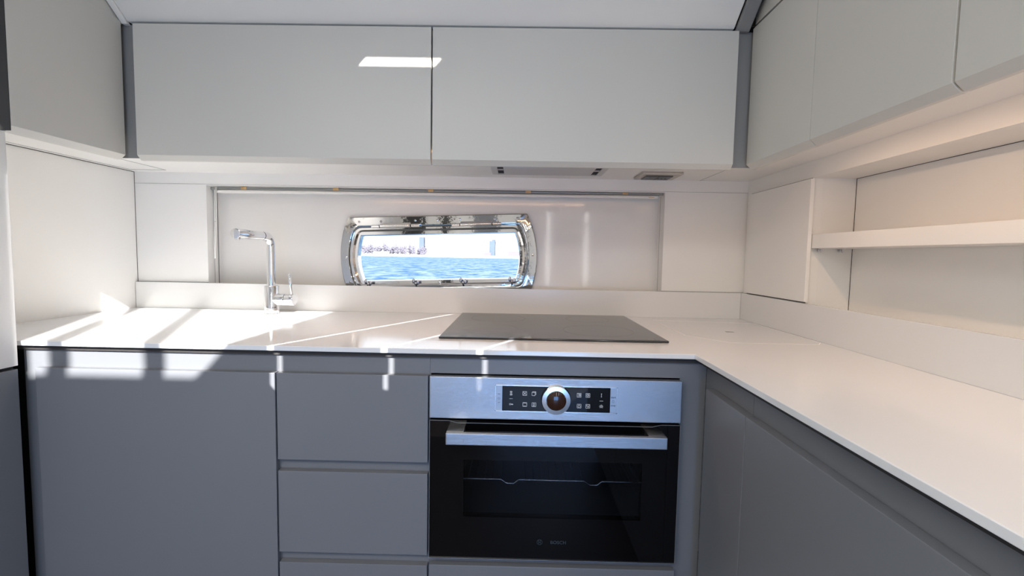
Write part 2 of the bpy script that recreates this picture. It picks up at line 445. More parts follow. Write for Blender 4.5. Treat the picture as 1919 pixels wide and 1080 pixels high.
# ------------------------------------------------------------------ porthole
win = struct(empty('window_1', (-0.305, YH, 0.95)))
win['label'] = 'polished stainless porthole with curved ends in the back recess'
f = MB()
f.rings([loop(0.378, 0.343, 0.158, 0.004, YH-0.0005), loop(0.378, 0.343, 0.158, 0.004, YH-0.012),
         loop(0.375, 0.340, 0.155, 0.004, YH-0.0145), loop(0.348, 0.320, 0.125, 0.024, YH-0.0145),
         loop(0.345, 0.317, 0.122, 0.022, YH-0.011), loop(0.345, 0.317, 0.122, 0.022, YH-0.0005)], close=True)
f.build('outer_frame', M['steelpol'], win, smooth='auto')
f = MB()
f.rings([loop(0.3415, 0.3135, 0.1185, 0.022, YH+0.02), loop(0.3415, 0.3135, 0.1185, 0.022, YH-0.014),
         loop(0.338, 0.310, 0.115, 0.021, YH-0.018), loop(0.330, 0.303, 0.108, 0.019, YH-0.018),
         loop(0.322, 0.299, 0.101, 0.012, YH-0.012), loop(0.312, 0.2965, 0.089, 0.002, YH-0.012),
         loop(0.309, 0.2935, 0.086, 0.002, YH+0.0), loop(0.309, 0.2935, 0.086, 0.002, YH+0.02)], close=True)
f.build('hatch_frame', M['steelpol'], win, smooth='auto')
f = MB(); f.rings([loop(0.3445, 0.3165, 0.1215, 0.022, YH-0.003), loop(0.342, 0.314, 0.119, 0.022, YH-0.003)])
f.build('seal', M['rubber'], win)
f = MB(); lp = loop(0.3085, 0.293, 0.0855, 0.002, YH+0.006); f.prism(lp, (0, 0.006, 0)); f.build('pane', M['clear'], win)
for (a, b) in ((-0.250, -0.067), (0.056, 0.243)):
    zc = 0.121; y = YH - 0.022; L = b - a
    h = MB(); h.cyl(wp(a+0.032, zc, y), wp(b-0.036, zc, y), 0.0065, n=20)
    h.cyl(wp(a, zc-0.001, y), wp(a+0.029, zc-0.001, y), 0.0062, n=20); h.cyl(wp(b-0.032, zc, y), wp(b, zc, y), 0.0062, n=20)
    hg = h.build('hinge', M['chrome'], win, smooth='auto')
    h = MB(); h.cyl(wp(a+0.004, zc, y), wp(b-0.004, zc, y), 0.0045, n=12); h.build('hinge_pin', M['rubber'], hg)

    h = MB()
    h.prism([wp(a+0.032, zc+0.004, y+0.004), wp(b-0.036, zc+0.004, y+0.004), wp(b-0.036, zc+0.012, YH-0.0145), wp(a+0.032, zc+0.012, YH-0.0145)], (0, 0.004, 0), bev=0.0008)
    h.build('hinge_leaf', M['steelpol'], hg)
for x, z in ((-0.270, 0.099), (-0.087, 0.103), (0.087, 0.111), (0.273, 0.104)):
    pass
for x, z in ((-0.300, 0.139), (-0.216, 0.139), (-0.085, 0.140), (-0.001, 0.140), (0.086, 0.142), (0.219, 0.140), (0.305, 0.141),
             (0.347, 0.099), (0.361, 0.000), (0.347, -0.096), (-0.339, 0.099), (-0.355, 0.004), (-0.344, -0.091)):
    p = wp(x, z, YH-0.0142)
    h = MB(); h.lathe([(0.0046, 0), (0.0046, 0.0008), (0.0035, 0.0020), (0.0016, 0.0024), (0.0015, 0.0016)], p, '-Y', n=16)
    sc = h.build('screw', M['steelpol'], win)
    h = MB(); h.box(p.x-0.0020, p.x+0.0020, p.y-0.0026, p.y-0.0022, p.z-0.0005, p.z+0.0005); h.build('screw_slot', M['rubber'], sc)
for x in (-0.269, -0.087, 0.094, 0.280):      # wing nuts along the lower rim
    p = wp(x, -0.100, YH-0.020)
    h = MB(); h.cyl(p + Vector((0, 0.004, -0.012)), p + Vector((0, -0.014, 0.002)), 0.0036, n=14)
    h.sphere(p + Vector((0, -0.010, 0)), 0.0066, sub=2)
    l = h.build('dog_latch', M['latch'], win, smooth=True)
    h = MB()
    for sgn, up in ((-1, 0.010), (1, 0.004)):
        h.sphere(p + Vector((sgn*0.0085, -0.013, up)), 0.0074, (0.75, 0.35, 1.35), 2)
    h.build('wing', M['latch'], l, smooth=True)
p = wp(0.003, -0.098, YH-0.012)
MB().sphere(p, 0.0075, (1.1, 0.8, 0.8)).build('stop_button', M['chrome'], win, smooth=True)

# ------------------------------------------------------------------ window blind rolled up in the recess
bl = thing('window_blind', (-0.31, 1.765, 1.33), 'raised blind rails and clips at the top of the back recess', 'blind')
MB().cyl((-1.150, 1.757, 1.3485), (0.530, 1.757, 1.3540), 0.0048, n=16).build('headrail', M['rail'], bl, smooth='auto')
h = MB(); h.prism(((-1.135, 1.750, 1.333), (-1.135, 1.750, 1.3400), (-1.135, 1.775, 1.3400), (-1.135, 1.775, 1.333)), (1.645, 0, 0.0045), bev=0.001)
br = h.build('bottom_rail', M['white'], bl)
B(0.476, 0.497, 1.7495, 1.7506, 1.3395, 1.3415).build('rail_tag', M['amber'], br)
for x, z in ((-1.024, 1.350), (-0.680, 1.3515), (-0.327, 1.3525), (0.033, 1.3535), (0.390, 1.3545)):
    h = MB(); h.box(x-0.010, x+0.010, 1.7490, 1.7515, z-0.0052, z+0.0052, bev=0.0008)
    h.box(x-0.006, x-0.002, 1.7475, 1.7492, z-0.004, z+0.004, bev=0.0005); h.box(x+0.002, x+0.006, 1.7475, 1.7492, z-0.004, z+0.004, bev=0.0005)
    h.build('clip', M['amber'], bl)
h = MB(); h.tube([(-1.124, 1.748, 1.353), (-1.127, 1.748, 1.25), (-1.133, 1.748, 1.12), (-1.1345, 1.748, 1.086), (-1.1365, 1.748, 1.086),
                  (-1.1375, 1.748, 1.12), (-1.1335, 1.748, 1.25), (-1.128, 1.748, 1.353)], 0.0017, n=8)
cdd = h.build('pull_cord', M['white'], bl, smooth=True)
B(-1.1335, -1.1285, 1.7455, 1.7465, 1.2235, 1.2245).build('cord_joiner', M['rail'], cdd)
for x in (-1.1530, 0.527):
    MB().cyl((x, 1.772, 0.95), (x, 1.772, 1.347), 0.0007, n=6).build('guide_wire', M['rail'], bl)
B(-1.1548, -1.1535, 1.796, 1.800, 0.95, 1.35).build('side_channel', M['rail'], bl)

# ------------------------------------------------------------------ wall cabinets
CH = 0.013
ZB, ZU = 1.355, 1.676
def wall_door(parent, axis, a, b, face, thick=0.022, m='upper', name='door'):
    """lacquered door with the lower front edge cut at 45 degrees; axis X: faces -Y; axis Y: faces along sign"""
    h = MB()
    if axis == 'X':
        pr = [(a, face, ZU), (a, face, ZB), (a, face+CH, ZB-CH+0.001), (a, face+thick, ZB-CH+0.001), (a, face+thick, ZU)]
        h.prism(pr, (b - a, 0, 0), bev=0.0009)
    else:
        s = axis
        pr = [(face, a, ZU+0.008), (face, a, ZB), (face+s*CH, a, ZB-CH+0.001), (face+s*thick, a, ZB-CH+0.001), (face+s*thick, a, ZU+0.008)]
        h.prism(pr, (0, b - a, 0), bev=0.0009)
    return h.build(name, M[m], parent)
def wall_cabinet_x(a, b, label):
    t = thing('wall_cabinet', ((a+b)/2, 1.4, 1.355), label, 'cabinet', 'wall cabinets of the galley')
    B(a-0.0008, b+0.0008, 1.2165, YB-0.002, ZS+0.0205, ZU, bev=0).build('cabinet_body', M['upper'], t)
    wall_door(t, 'X', a, b, 1.193)
    return t
wall_cabinet_x(-0.968, -0.2245, 'light grey wall cabinet above the tap, with the bright sun patch on its door')
wall_cabinet_x(-0.2205, 0.5305, 'light grey wall cabinet above the cooktop and extractor hood')
t = thing('wall_cabinet', (-1.2, 1.06, 1.355), 'light grey wall cabinet on the side wall left of the tap', 'cabinet', 'wall cabinets of the galley')
B(XL+0.002, -1.0225, 0.930, 1.215, ZS+0.0205, ZU).build('cabinet_body', M['upper'], t)
wall_door(t, -1, 0.928, 1.197, -1.000)
B(XL+0.002, -1.0008, 0.9258, 0.9276, 1.345, 1.684).build('end_shade', mat('painted_gap_shade', (0.05, 0.048, 0.045), 0.8), t)  # dark sheet paints in the shade of the gap at the near end
t = thing('wall_cabinet', (0.7, 1.07, 1.355), 'narrow light grey wall cabinet in the right corner above the small cupboard', 'cabinet', 'wall cabinets of the galley')
B(0.5925, XR-0.002, 0.944, 1.2, ZS+0.0205, ZU+0.008).build('cabinet_body', M['upper'], t)
wall_door(t, 1, 0.9445, 1.200, 0.567)
t = thing('wall_cabinet', (0.7, 0.79, 1.355), 'wide light grey wall cabinet above the open end of the right-hand shelf niche', 'cabinet', 'wall cabinets of the galley')
B(0.5925, XR-0.002, 0.642, 0.943, ZS+0.0205, ZU+0.008).build('cabinet_body', M['upper'], t)
wall_door(t, 1, 0.6425, 0.9435, 0.567)
t = thing('wall_cabinet', (0.7, 0.2, 1.355), 'light grey wall cabinet cut off by the top right corner of the photo', 'cabinet', 'wall cabinets of the galley')
B(0.5925, XR-0.002, -0.20, 0.641, ZS+0.0205, ZU+0.008).build('cabinet_body', M['upper'], t)
wall_door(t, 1, -0.20, 0.6385, 0.567)

# recessed dark posts in the corners between the wall cabinets
tag(B(-1.030, -0.9685, 1.212, 1.2160, 1.350, 1.681).build('corner_post', M['post']), 'dark grey recessed strip between the left side cabinet and the back cabinets', 'filler strip')
tag(B(0.5312, 0.5900, 1.212, 1.2160, 1.350, 1.681).build('corner_post', M['post']), 'dark grey recessed strip between the back cabinets and the right side cabinets', 'filler strip')
struct(B(-1.02, 0.59, 1.225, 1.24, 1.674, 1.700).build('trim_10', M['dark']))
struct(B(-1.025, -1.008, 0.928, 1.20, 1.674, 1.685).build('trim_11', M['dark']))
struct(B(0.576, 0.59, -0.2, 1.20, 1.682, 1.693).build('trim_12', M['dark']))

# LED strip under the right cabinets
t = thing('strip_light', (0.66, 0.35, 1.38), 'thin warm strip light hidden under the right wall cabinets', 'light')
B(0.652, 0.676, -0.50, 1.215, 1.389, ZS-0.0003, bev=0.001).build('housing', M['white'], t)
B(0.656, 0.672, -0.495, 1.21, 1.3865, 1.3888).build('diffuser', M['led'], t)
t = thing('strip_light', (-0.12, 1.25, 1.38), 'thin warm strip light hidden under the back wall cabinets', 'light')
B(-0.75, 0.51, 1.241, 1.263, 1.389, ZS-0.0003, bev=0.001).build('housing', M['white'], t)
B(-0.745, 0.505, 1.245, 1.259, 1.3865, 1.3888).build('diffuser', M['led'], t)

# ------------------------------------------------------------------ extractor hood and socket plate in the soffit
t = thing('extractor_hood', (0.095, 1.57, 1.39), 'brushed steel extractor hood set flush under the back cabinet', 'extractor hood')
h = MB(); x0, x1, y0, y1 = -0.093, 0.283, 1.40, 1.655
for bx in ((x0, x1, y0, y0+0.012), (x0, x1, y1-0.012, y1), (x0, x0+0.020, y0+0.012, y1-0.012), (x1-0.020, x1, y0+0.012, y1-0.012)):
    h.box(*bx, 1.3985, 1.4015)
h.build('bezel', M['hoodsteel'], t)
B(x0+0.04, x1-0.04, y0+0.016, y1-0.016, 1.3975, 1.4012, bev=0.001).build('filter_panel', M['hoodsteel'], t)
B(x0+0.020, x1-0.020, y0+0.012, y1-0.012, 1.4013, 1.4018).build('recess', M['dark'], t)
for X in (x0+0.030, x1-0.030):
    B(X-0.009, X+0.009, 1.560, 1.572, 1.3986, 1.4012).build('bracket', M['hoodsteel'], t)
t = thing('socket_plate', (0.475, 1.63, 1.385), 'small beige socket plate under the back cabinet, right of the hood', 'socket')
B(0.405, 0.540, 1.572, 1.690, 1.394, 1.4018, bev=0.002).build('plate', M['beigeplate'], t)
sk = B(0.425, 0.515, 1.600, 1.670, 1.3905, 1.3938, bev=0.001).build('socket_insert', M['socket'], t)
for x in (0.475, 0.486, 0.499):
    MB().cyl((x, 1.635, 1.3898), (x, 1.635, 1.3912), 0.0028, n=12).build('pin_hole', M['dark'], sk)
B(0.468, 0.4695, 1.602, 1.668, 1.3900, 1.3906).build('divider', M['dark'], sk)

# ------------------------------------------------------------------ worktop and splashbacks
t = thing('worktop', (-0.3, 1.4, 0.876), 'white glossy L-shaped worktop running along the back and right walls', 'worktop')
h = MB()
h.prism(((XL, 1.062, 0.8885), (0.408, 1.062, 0.8885), (0.408, -0.6, 0.8885), (XR, -0.6, 0.8885), (XR, YB, 0.8885), (XL, YB, 0.8885)), (0, 0, 0.0115), bev=0.0018, seg=3)
h.build('slab', M['top'], t)
h = MB()
h.prism(((XL, 1.076, 0.8765), (0.424, 1.076, 0.8765), (0.424, -0.6, 0.8765), (XR, -0.6, 0.8765), (XR, YB, 0.8765), (XL, YB, 0.8765)), (0, 0, 0.0118))
h.build('underlay', M['under'], t)
# lift-out lid let into the corner with a pale joint line and finger slot
def ringline(mb, pts, w, z0, z1):
    n = len(pts)
    for i in range(n):
        a = Vector((*pts[i], 0)); b = Vector((*pts[(i+1) % n], 0)); dd = (b - a).normalized(); nn = Vector((-dd.y, dd.x, 0)) * w / 2
        mb.prism([(*(a - nn).xy, z0), (*(b - nn).xy, z0), (*(b + nn).xy, z0), (*(a + nn).xy, z0)], (0, 0, z1 - z0))
h = MB(); ringline(h, [(0.480, 1.330), (0.560, 1.222), (0.790, 1.222), (0.812, 1.250), (0.812, 1.600), (0.480, 1.650)], 0.0016, ZT+0.00005, ZT+0.0004)
lid = h.build('lid_joint', M['seam'], t)
h = MB(); h.box(0.630, 0.652, 1.404, 1.416, ZT+0.0001, ZT+0.0006, bev=0.0002); h.build('finger_slot', M['rail'], lid)

tag(B(XL+0.002, XR-0.0142, YB-0.014, YB-0.0005, ZT+0.0002, ZSP, bev=0.0008).build('splashback', mat('white_splashback', (0.71, 0.712, 0.708), 0.22)),
    'low off-white splashback behind the tap and cooktop', 'splashback')
tag(B(XR-0.0135, XR-0.0005, -0.6, YB-0.0005, ZT+0.0002, ZSP, bev=0.0008).build('splashback', bpy.data.materials['white_splashback']),
    'low off-white splashback under the shelf niche on the right wall', 'splashback')

# ------------------------------------------------------------------ cooktop
t = thing('cooktop', (0.095, 1.45, ZT), 'flat dark grey glass cooktop set on the white worktop', 'cooktop')
h = MB(); h.box(-0.201, 0.392, 1.196, 1.709, ZT+0.0003, ZT+0.0058, bev=0.0022, seg=3); h.build('glass_plate', M['hob'], t)
def ring(cx, cy, r, w, z, n=64):
    h = MB(); o = [(cx + (r+w)*math.cos(2*math.pi*i/n), cy + (r+w)*math.sin(2*math.pi*i/n), z) for i in range(n)]
    i_ = [(cx + r*math.cos(2*math.pi*i/n), cy + r*math.sin(2*math.pi*i/n), z) for i in range(n)]
    h.rings([o, i_]); return h
for cx, cy, r in ((-0.077, 1.350, 0.080), (0.235, 1.345, 0.100), (-0.062, 1.575, 0.090), (0.240, 1.590, 0.072)):
    ring(cx, cy, r, 0.0008, ZT+0.00595).build('cooking_zone', M['hobmark'], t)
h = MB(); h.box(0.295, 0.378, 1.206, 1.2075, ZT+0.0059, ZT+0.0060); h.box(0.349, 0.352, 1.200, 1.2075, ZT+0.0059, ZT+0.0060)
h.box(0.362, 0.365, 1.200, 1.2075, ZT+0.0059, ZT+0.0060)
h.build('touch_control', M['hobmark'], t)

# ------------------------------------------------------------------ tap
FX, FYY = -0.857, 1.620
t = thing('kitchen_faucet', (FX, FYY, ZT), 'chrome kitchen tap with horizontal pull-out spout and side lever', 'faucet')
h = MB(); h.lathe([(0.0262, 0), (0.0262, 0.002), (0.0240, 0.003), (0.0240, 0.097), (0.0232, 0.099), (0.015, 0.099)], (FX, FYY, ZT), 'Z', 48)
h.build('body', M['chrome'], t, smooth='auto')
pts = [(FX, FYY, ZT+0.095), (FX, FYY, 1.135)]
for i in range(1, 11):
    a = math.pi/2 * i / 10; pts.append((FX, FYY - 0.034 + 0.034*math.cos(a), 1.135 + 0.034*math.sin(a)))
pts += [(FX, FYY-0.055, 1.1692)]
h = MB(); h.tube(pts, 0.0142, n=28); h.build('riser', M['chrome'], t, smooth='auto')
h = MB(); h.tube([(FX, FYY-0.0555, 1.1692), (FX, FYY-0.0575, 1.1692)], 0.0136, n=28); h.build('joint_ring', M['rubber'], t)
h = MB(); h.cyl((FX, FYY-0.058, 1.1692), (FX, FYY-0.205, 1.170), 0.0142, 0.0152, n=36, bev=0.0012)
so = h.build('spout_head', M['chrome'], t, smooth='auto')
MB().cyl((FX, FYY-0.190, 1.1555), (FX, FYY-0.190, 1.1495), 0.0085, n=24).build('aerator', M['chrome'], so, smooth='auto')
h = MB(); h.cyl((FX+0.010, FYY, 0.951), (FX+0.048, FYY, 0.951), 0.0205, n=40, bev=0.001)
h.build('valve_housing', M['chrome'], t, smooth='auto')
h = MB(); h.cyl((FX+0.0492, FYY, 0.951), (FX+0.080, FYY, 0.951), 0.0205, n=40, bev=0.001)
lv = h.build('lever_hub', M['chrome'], t, smooth='auto')
h = MB(); h.cyl((FX+0.070, FYY, 0.968), (FX+0.0635, FYY-0.002, 1.040), 0.0042, 0.0058, n=20, bev=0.0008)
h.build('lever', M['chrome'], lv, smooth='auto')

# ------------------------------------------------------------------ base cabinets, back run
ZD = 0.8358
def front(parent, name, x0, x1, z0, z1): return B(x0, x1, FY, FY+0.0165, z0, z1, bev=0.0014).build(name, M['base'], parent)
t = thing('base_cabinet', (-0.86, 1.4, 0.0), 'slate grey base cabinet with one wide door under the tap', 'cabinet', 'base cabinets of the galley')
B(-1.166, -0.5585, PY, YB-0.01, 0.09, 0.8762).build('cabinet_body', M['baseside'], t)
front(t, 'door', -1.124, -0.5600, 0.10, ZD)
t = thing('base_cabinet', (-0.38, 1.4, 0.0), 'slate grey drawer cabinet left of the oven, with three drawers', 'cabinet', 'base cabinets of the galley')
B(-0.5580, -0.2015, PY, YB-0.01, 0.09, 0.8762).build('cabinet_body', M['baseside'], t)
for z0, z1 in ((0.629, ZD), (0.4024, 0.6016), (0.10, 0.377)): front(t, 'drawer', -0.5560, -0.2030, z0, z1)
t = thing('base_cabinet', (0.1, 1.4, 0.0), 'slate grey housing cabinet that holds the built-in oven', 'cabinet', 'base cabinets of the galley')
h = MB()
h.box(-0.2010, -0.1990, PY, YB-0.01, 0.09, 0.8762); h.box(0.3835, 0.4440, PY, YB-0.01, 0.09, 0.8762)
h.box(-0.1990, 0.3835, PY, YB-0.01, 0.839, 0.8762); h.box(-0.1990, 0.3835, PY, YB-0.01, 0.09, 0.398)
h.build('cabinet_body', M['baseside'], t)
front(t, 'drawer', -0.1985, 0.3835, 0.10, 0.380)
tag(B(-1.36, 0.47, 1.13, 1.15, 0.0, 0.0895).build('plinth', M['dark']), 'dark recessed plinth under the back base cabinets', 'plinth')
tag(B(-1.30, -1.1675, 1.13, 1.70, 0.09, 0.876).build('gap_shade', M['dark']), 'black box painted as the shadow gap beside the left end of the base cabinets', 'shadow gap')  # black colour stands in for the shade of an empty gap

# ------------------------------------------------------------------ base cabinets, right run
XF, XB = 0.425, 0.4445
def side_cab(y0, y1, dy0, dy1, label):
    t = thing('base_cabinet', (0.63, (y0+y1)/2, 0.0), label, 'cabinet', 'base cabinets of the galley')
    B(XB, XR-0.015, y0, y1, 0.09, 0.8762).build('cabinet_body', M['baseside'], t)
    B(XF, XB-0.0008, dy0, dy1, 0.10, 0.829, bev=0.0014).build('door', M['base'], t)
    return t
side_cab(0.863, 1.0825, 0.8525, 1.033, 'narrow slate grey base cabinet on the right, next to the oven')
side_cab(0.392, 0.8615, 0.2, 0.8500, 'wide slate grey base cabinet under the right-hand worktop')
side_cab(-0.6, 0.384, -0.6, 0.197, 'slate grey base cabinet cut off by the bottom right corner')
tag(B(0.50, 0.52, -0.6, 1.08, 0.0, 0.0895).build('plinth', M['dark']), 'dark recessed plinth under the right base cabinets', 'plinth')

# ------------------------------------------------------------------ oven
t = thing('built_in_oven', (0.092, FY, 0.40), 'built-in compact oven with steel control panel and black glass door', 'oven')
OX0, OX1 = -0.1985, 0.3825
# cavity housing (open box)
h = MB()
cx0, cx1, cz0, cz1, cyb = -0.150, 0.335, 0.470, 0.690, 1.50
h.box(OX0+0.004, cx0, PY+0.01, cyb, 0.402, 0.728); h.box(cx1, OX1-0.004, PY+0.01, cyb, 0.402, 0.728)
h.box(cx0, cx1, PY+0.01, cyb, 0.402, cz0); h.box(cx0, cx1, PY+0.01, cyb, cz1, 0.728)
h.box(OX0+0.004, OX1-0.004, cyb, cyb+0.01, 0.402, 0.728)
h.build('cavity', M['cavity'], t)
B(OX0+0.004, OX1-0.004, PY-0.003, YB-0.08, 0.742, 0.834).build('control_housing', M['cavity'], t)
cp = B(OX0, OX1, FY-0.004, PY-0.004, 0.7385, 0.8365, bev=0.0015).build('control_panel', M['brushed'], t)
yy = FY - 0.004
# display bezel
h = MB(); bx0, bx1, bz0, bz1 = -0.0465, 0.2345, 0.7580, 0.8195
for q in ((bx0, bx1, bz0, bz0+0.0022), (bx0, bx1, bz1-0.0010, bz1), (bx0, bx0+0.0012, bz0, bz1), (bx1-0.0020, bx1, bz0, bz1)):
    h.box(q[0], q[1], yy-0.0022, yy, q[2], q[3])
h.build('display_bezel', M['knob'], cp)
B(bx0+0.0162, bx1-0.0165, yy-0.0016, yy-0.0001, bz0+0.0022, bz1-0.0010).build('display_glass', M['glassblk'], cp)
for q in ((bx0+0.0012, bx0+0.0160), (bx1-0.0163, bx1-0.0020)):
    B(q[0], q[1], yy-0.0015, yy-0.0001, bz0+0.0022, bz1-0.0010, bev=0.0003).build('touch_strip', M['brushed'], cp)
# rotary knob
kc = (0.0935, yy-0.0002, 0.7885)
h = MB(); h.lathe([(0.0340, 0), (0.0340, 0.006), (0.0325, 0.0105), (0.0228, 0.0115), (0.0222, 0.0100), (0.0222, 0.004), (0.0, 0.004)][:-1], kc, '-Y', 56)
h.build('rotary_knob', M['knob'], cp, smooth='auto')
h = MB(); h.lathe([(0.0218, 0.009), (0.0218, 0.0112), (0.0205, 0.0120)], kc, '-Y', 48); h.build('knob_display', M['display'], cp, smooth='auto')
# symbols
def sym(lines, cx, cz, w=0.0008):
    h = MB(); y0 = yy-0.00195
    for (x0, z0, x1, z1) in lines:
        a = Vector((cx + x0*0.0045, y0, cz + z0*0.0045)); b = Vector((cx + x1*0.0045, y0, cz + z1*0.0045))
        dd = (b - a).normalized(); nn = Vector((-dd.z, 0, dd.x)) * w/2
        h.prism([a-nn, b-nn, b+nn, a+nn], (0, 0.0003, 0))
    h.build('symbol', M['print'], cp)
sq = [(-1,-1,1,-1),(1,-1,1,1),(1,1,-1,1),(-1,1,-1,-1)]
circ = lambda r, cx=0, cz=0, n=10: [(cx+r*math.cos(2*math.pi*i/n), cz+r*math.sin(2*math.pi*i/n), cx+r*math.cos(2*math.pi*(i+1)/n), cz+r*math.sin(2*math.pi*(i+1)/n)) for i in range(n)]
sym([(-0.5,1,0.5,1),(-0.5,-1,0.5,-1),(-0.5,1,0.4,0),(0.5,1,-0.4,0),(-0.4,0,0.5,-1),(0.4,0,-0.5,-1),(-0.5,1,-0.5,0.4),(0.5,1,0.5,0.4),(-0.5,-1,-0.5,-0.4),(0.5,-1,0.5,-0.4)], -0.0100, 0.8015)
sym([(-0.9,0,0.9,0)], -0.0098, 0.7885)
sym(circ(0.4,-0.5,0)+[(-0.1,0.12,1,0.12),(-0.1,-0.12,1,-0.12),(1,0.12,1,-0.12),(0.6,0,0.6,-0.4)], -0.0096, 0.7755)
sym(sq+[(-0.7,0.7,0.7,-0.7),(0.7,0.7,-0.7,-0.7),(0,0.3,0,-0.3),(-0.3,0,0.3,0)], 0.0215, 0.8015)
sym([(-1,-1,0.6,-1),(0.6,-1,0.6,0.6),(0.6,0.6,-1,0.6),(-1,0.6,-1,-1),(-0.6,1,1,1),(1,1,1,-0.6),(-1,0.6,-0.6,1),(0.6,0.6,1,1)], 0.0425, 0.8015)
sym(sq+[(-0.7,0.75,0.7,0.75),(-0.7,-0.75,0.7,-0.75)], 0.0220, 0.7755)
sym(sq+[(-0.25,0.7,-0.25,-0.4),(0.25,0.7,0.25,-0.4),(-0.25,0.7,0.25,0.7)]+circ(0.3,0,-0.55,8), 0.0430, 0.7755)
sym(sq+[(-0.5,0.5,0.5,0.5),(-0.25,0.5,-0.25,-0.7),(0.25,0.5,0.25,-0.7),(0.6,0.6,0.6,-0.6)], 0.1465, 0.8000)
sym(sq+circ(0.6,0,0,10)+[(0,0,0,0.45),(0,0,0.4,0.1)], 0.1665, 0.8000)
sym(sq+[(-0.5,-0.6,0.5,-0.6),(-0.5,-0.6,-0.5,0.1),(0.5,-0.6,0.5,0.1),(-0.5,0.1,-0.2,0.6),(0.5,0.1,0.2,0.6),(-0.2,0.6,0.2,0.6)], 0.1470, 0.7745)
sym(sq+[(-0.6,0.6,-0.6,-0.1),(-0.3,0.6,-0.3,-0.1),(-0.2,-0.7,0.7,0.7),(0.3,-0.6,0.6,-0.2)], 0.1670, 0.7745)
sym([(0,1,0,-1),(-0.25,0.8,0.25,0.8),(-0.25,-0.7,0.25,-0.7)], 0.1975, 0.8005)
sym([(-0.9,0,0.9,0)], 0.1978, 0.7875)
sym(circ(0.4)+[(-1,0,-0.6,0),(0.6,0,1,0),(0,0.6,0,1),(-0.7,0.7,-0.45,0.45),(0.7,0.7,0.45,0.45),(-0.7,-0.7,-0.45,-0.45),(0.7,-0.7,0.45,-0.45)], 0.1978, 0.7745)

def text(s, size, loc, parent, name, m, align='CENTER', ext=0.0001, space=1.0):
    cu = bpy.data.curves.new('t', 'FONT'); cu.body = s; cu.size = size; cu.align_x = align; cu.align_y = 'CENTER'
    cu.extrude = ext; cu.space_character = space; cu.offset = size * 0.012
    o = bpy.data.objects.new('t', cu); COL.objects.link(o)
    dg = bpy.context.evaluated_depsgraph_get(); me = bpy.data.meshes.new_from_object(o.evaluated_get(dg))
    bpy.data.objects.remove(o); bpy.data.curves.remove(cu)
    mb = MB(); mb.bm.from_mesh(me); bpy.data.meshes.remove(me)
    bmesh.ops.transform(mb.bm, matrix=Matrix.Translation(loc) @ Matrix.Rotation(math.radians(90), 4, 'X'), verts=list(mb.bm.verts))
    return mb.build(name, m, parent)
ys = yy - 0.0018
text('start', 0.0062, ((bx1-0.0092), ys, 0.7965), cp, 'strip_print', M['dimprint'])
text('stop', 0.0062, ((bx1-0.0092), ys, 0.7775), cp, 'strip_print', M['dimprint'])
def sline(lines, cx, cz, w=0.0005):
    h = MB()
    for (x0, z0, x1, z1) in lines:
        a = Vector((cx + x0*0.003, ys, cz + z0*0.003)); b = Vector((cx + x1*0.003, ys, cz + z1*0.003))
        dd = (b - a).normalized(); nn = Vector((-dd.z, 0, dd.x)) * w/2
        h.prism([a-nn, b-nn, b+nn, a+nn], (0, 0.0002, 0))
    h.build('strip_print', M['dimprint'], cp)
sline([(-0.6,1,-0.6,-1),(-0.6,1,0.2,1),(-0.6,-1,0.2,-1),(0.2,1,0.7,0),(0.7,0,0.2,-1)], bx1-0.0092, 0.7870)
sline(circ(0.9)+[(0,0.5,0,-0.5)], bx0+0.0088, 0.7885)
sline([(-0.8,0,0.8,0),(-0.8,0.3,0.8,0.3)], bx0+0.0088, 0.7985)
sline([(-0.8,-0.3,0.8,0.3),(-0.6,0.2,0.8,0.4)], bx0+0.0088, 0.7785)

# door
DZ0, DZ1 = 0.401, 0.7335
gx0, gx1, gz0, gz1 = -0.118, 0.298, 0.502, 0.640
h = MB()   # black enamelled border behind and round the window
h.box(OX0, gx0, FY-0.002, FY+0.018, DZ0, DZ1); h.box(gx1, OX1, FY-0.002, FY+0.018, DZ0, DZ1)
h.box(gx0, gx1, FY-0.002, FY+0.018, DZ0, gz0); h.box(gx0, gx1, FY-0.002, FY+0.018, gz1, DZ1)
dr = h.build('door', M['glassblk'], t)
B(gx0, gx1, FY-0.002, FY+0.001, gz0, gz1).build('door_window', M['tint'], dr)
h = MB(); h.box(OX0, OX1, FY-0.0045, FY+0.004, DZ0-0.0016, DZ0); h.build('lower_trim', M['brushed'], dr)
h = MB(); h.box(OX0, OX0+0.0010, FY-0.0035, FY+0.004, DZ0, DZ1); h.box(OX1-0.0010, OX1, FY-0.0035, FY+0.004, DZ0, DZ1)
h.prism([(OX0, FY-0.0035, DZ1), (OX0, FY-0.0035, DZ1-0.001), (OX0+0.045, FY-0.0035, DZ1-0.001), (OX0+0.065, FY-0.0035, DZ1-0.006),
         (OX1-0.065, FY-0.0035, DZ1-0.006), (OX1-0.045, FY-0.0035, DZ1-0.001), (OX1, FY-0.0035, DZ1-0.001), (OX1, FY-0.0035, DZ1),
         (OX1-0.044, FY-0.0035, DZ1), (OX1-0.064, FY-0.0035, DZ1-0.005), (OX0+0.064, FY-0.0035, DZ1-0.005), (OX0+0.044, FY-0.0035, DZ1)], (0, 0.003, 0))
h.build('edge_trim', M['rail'], dr)
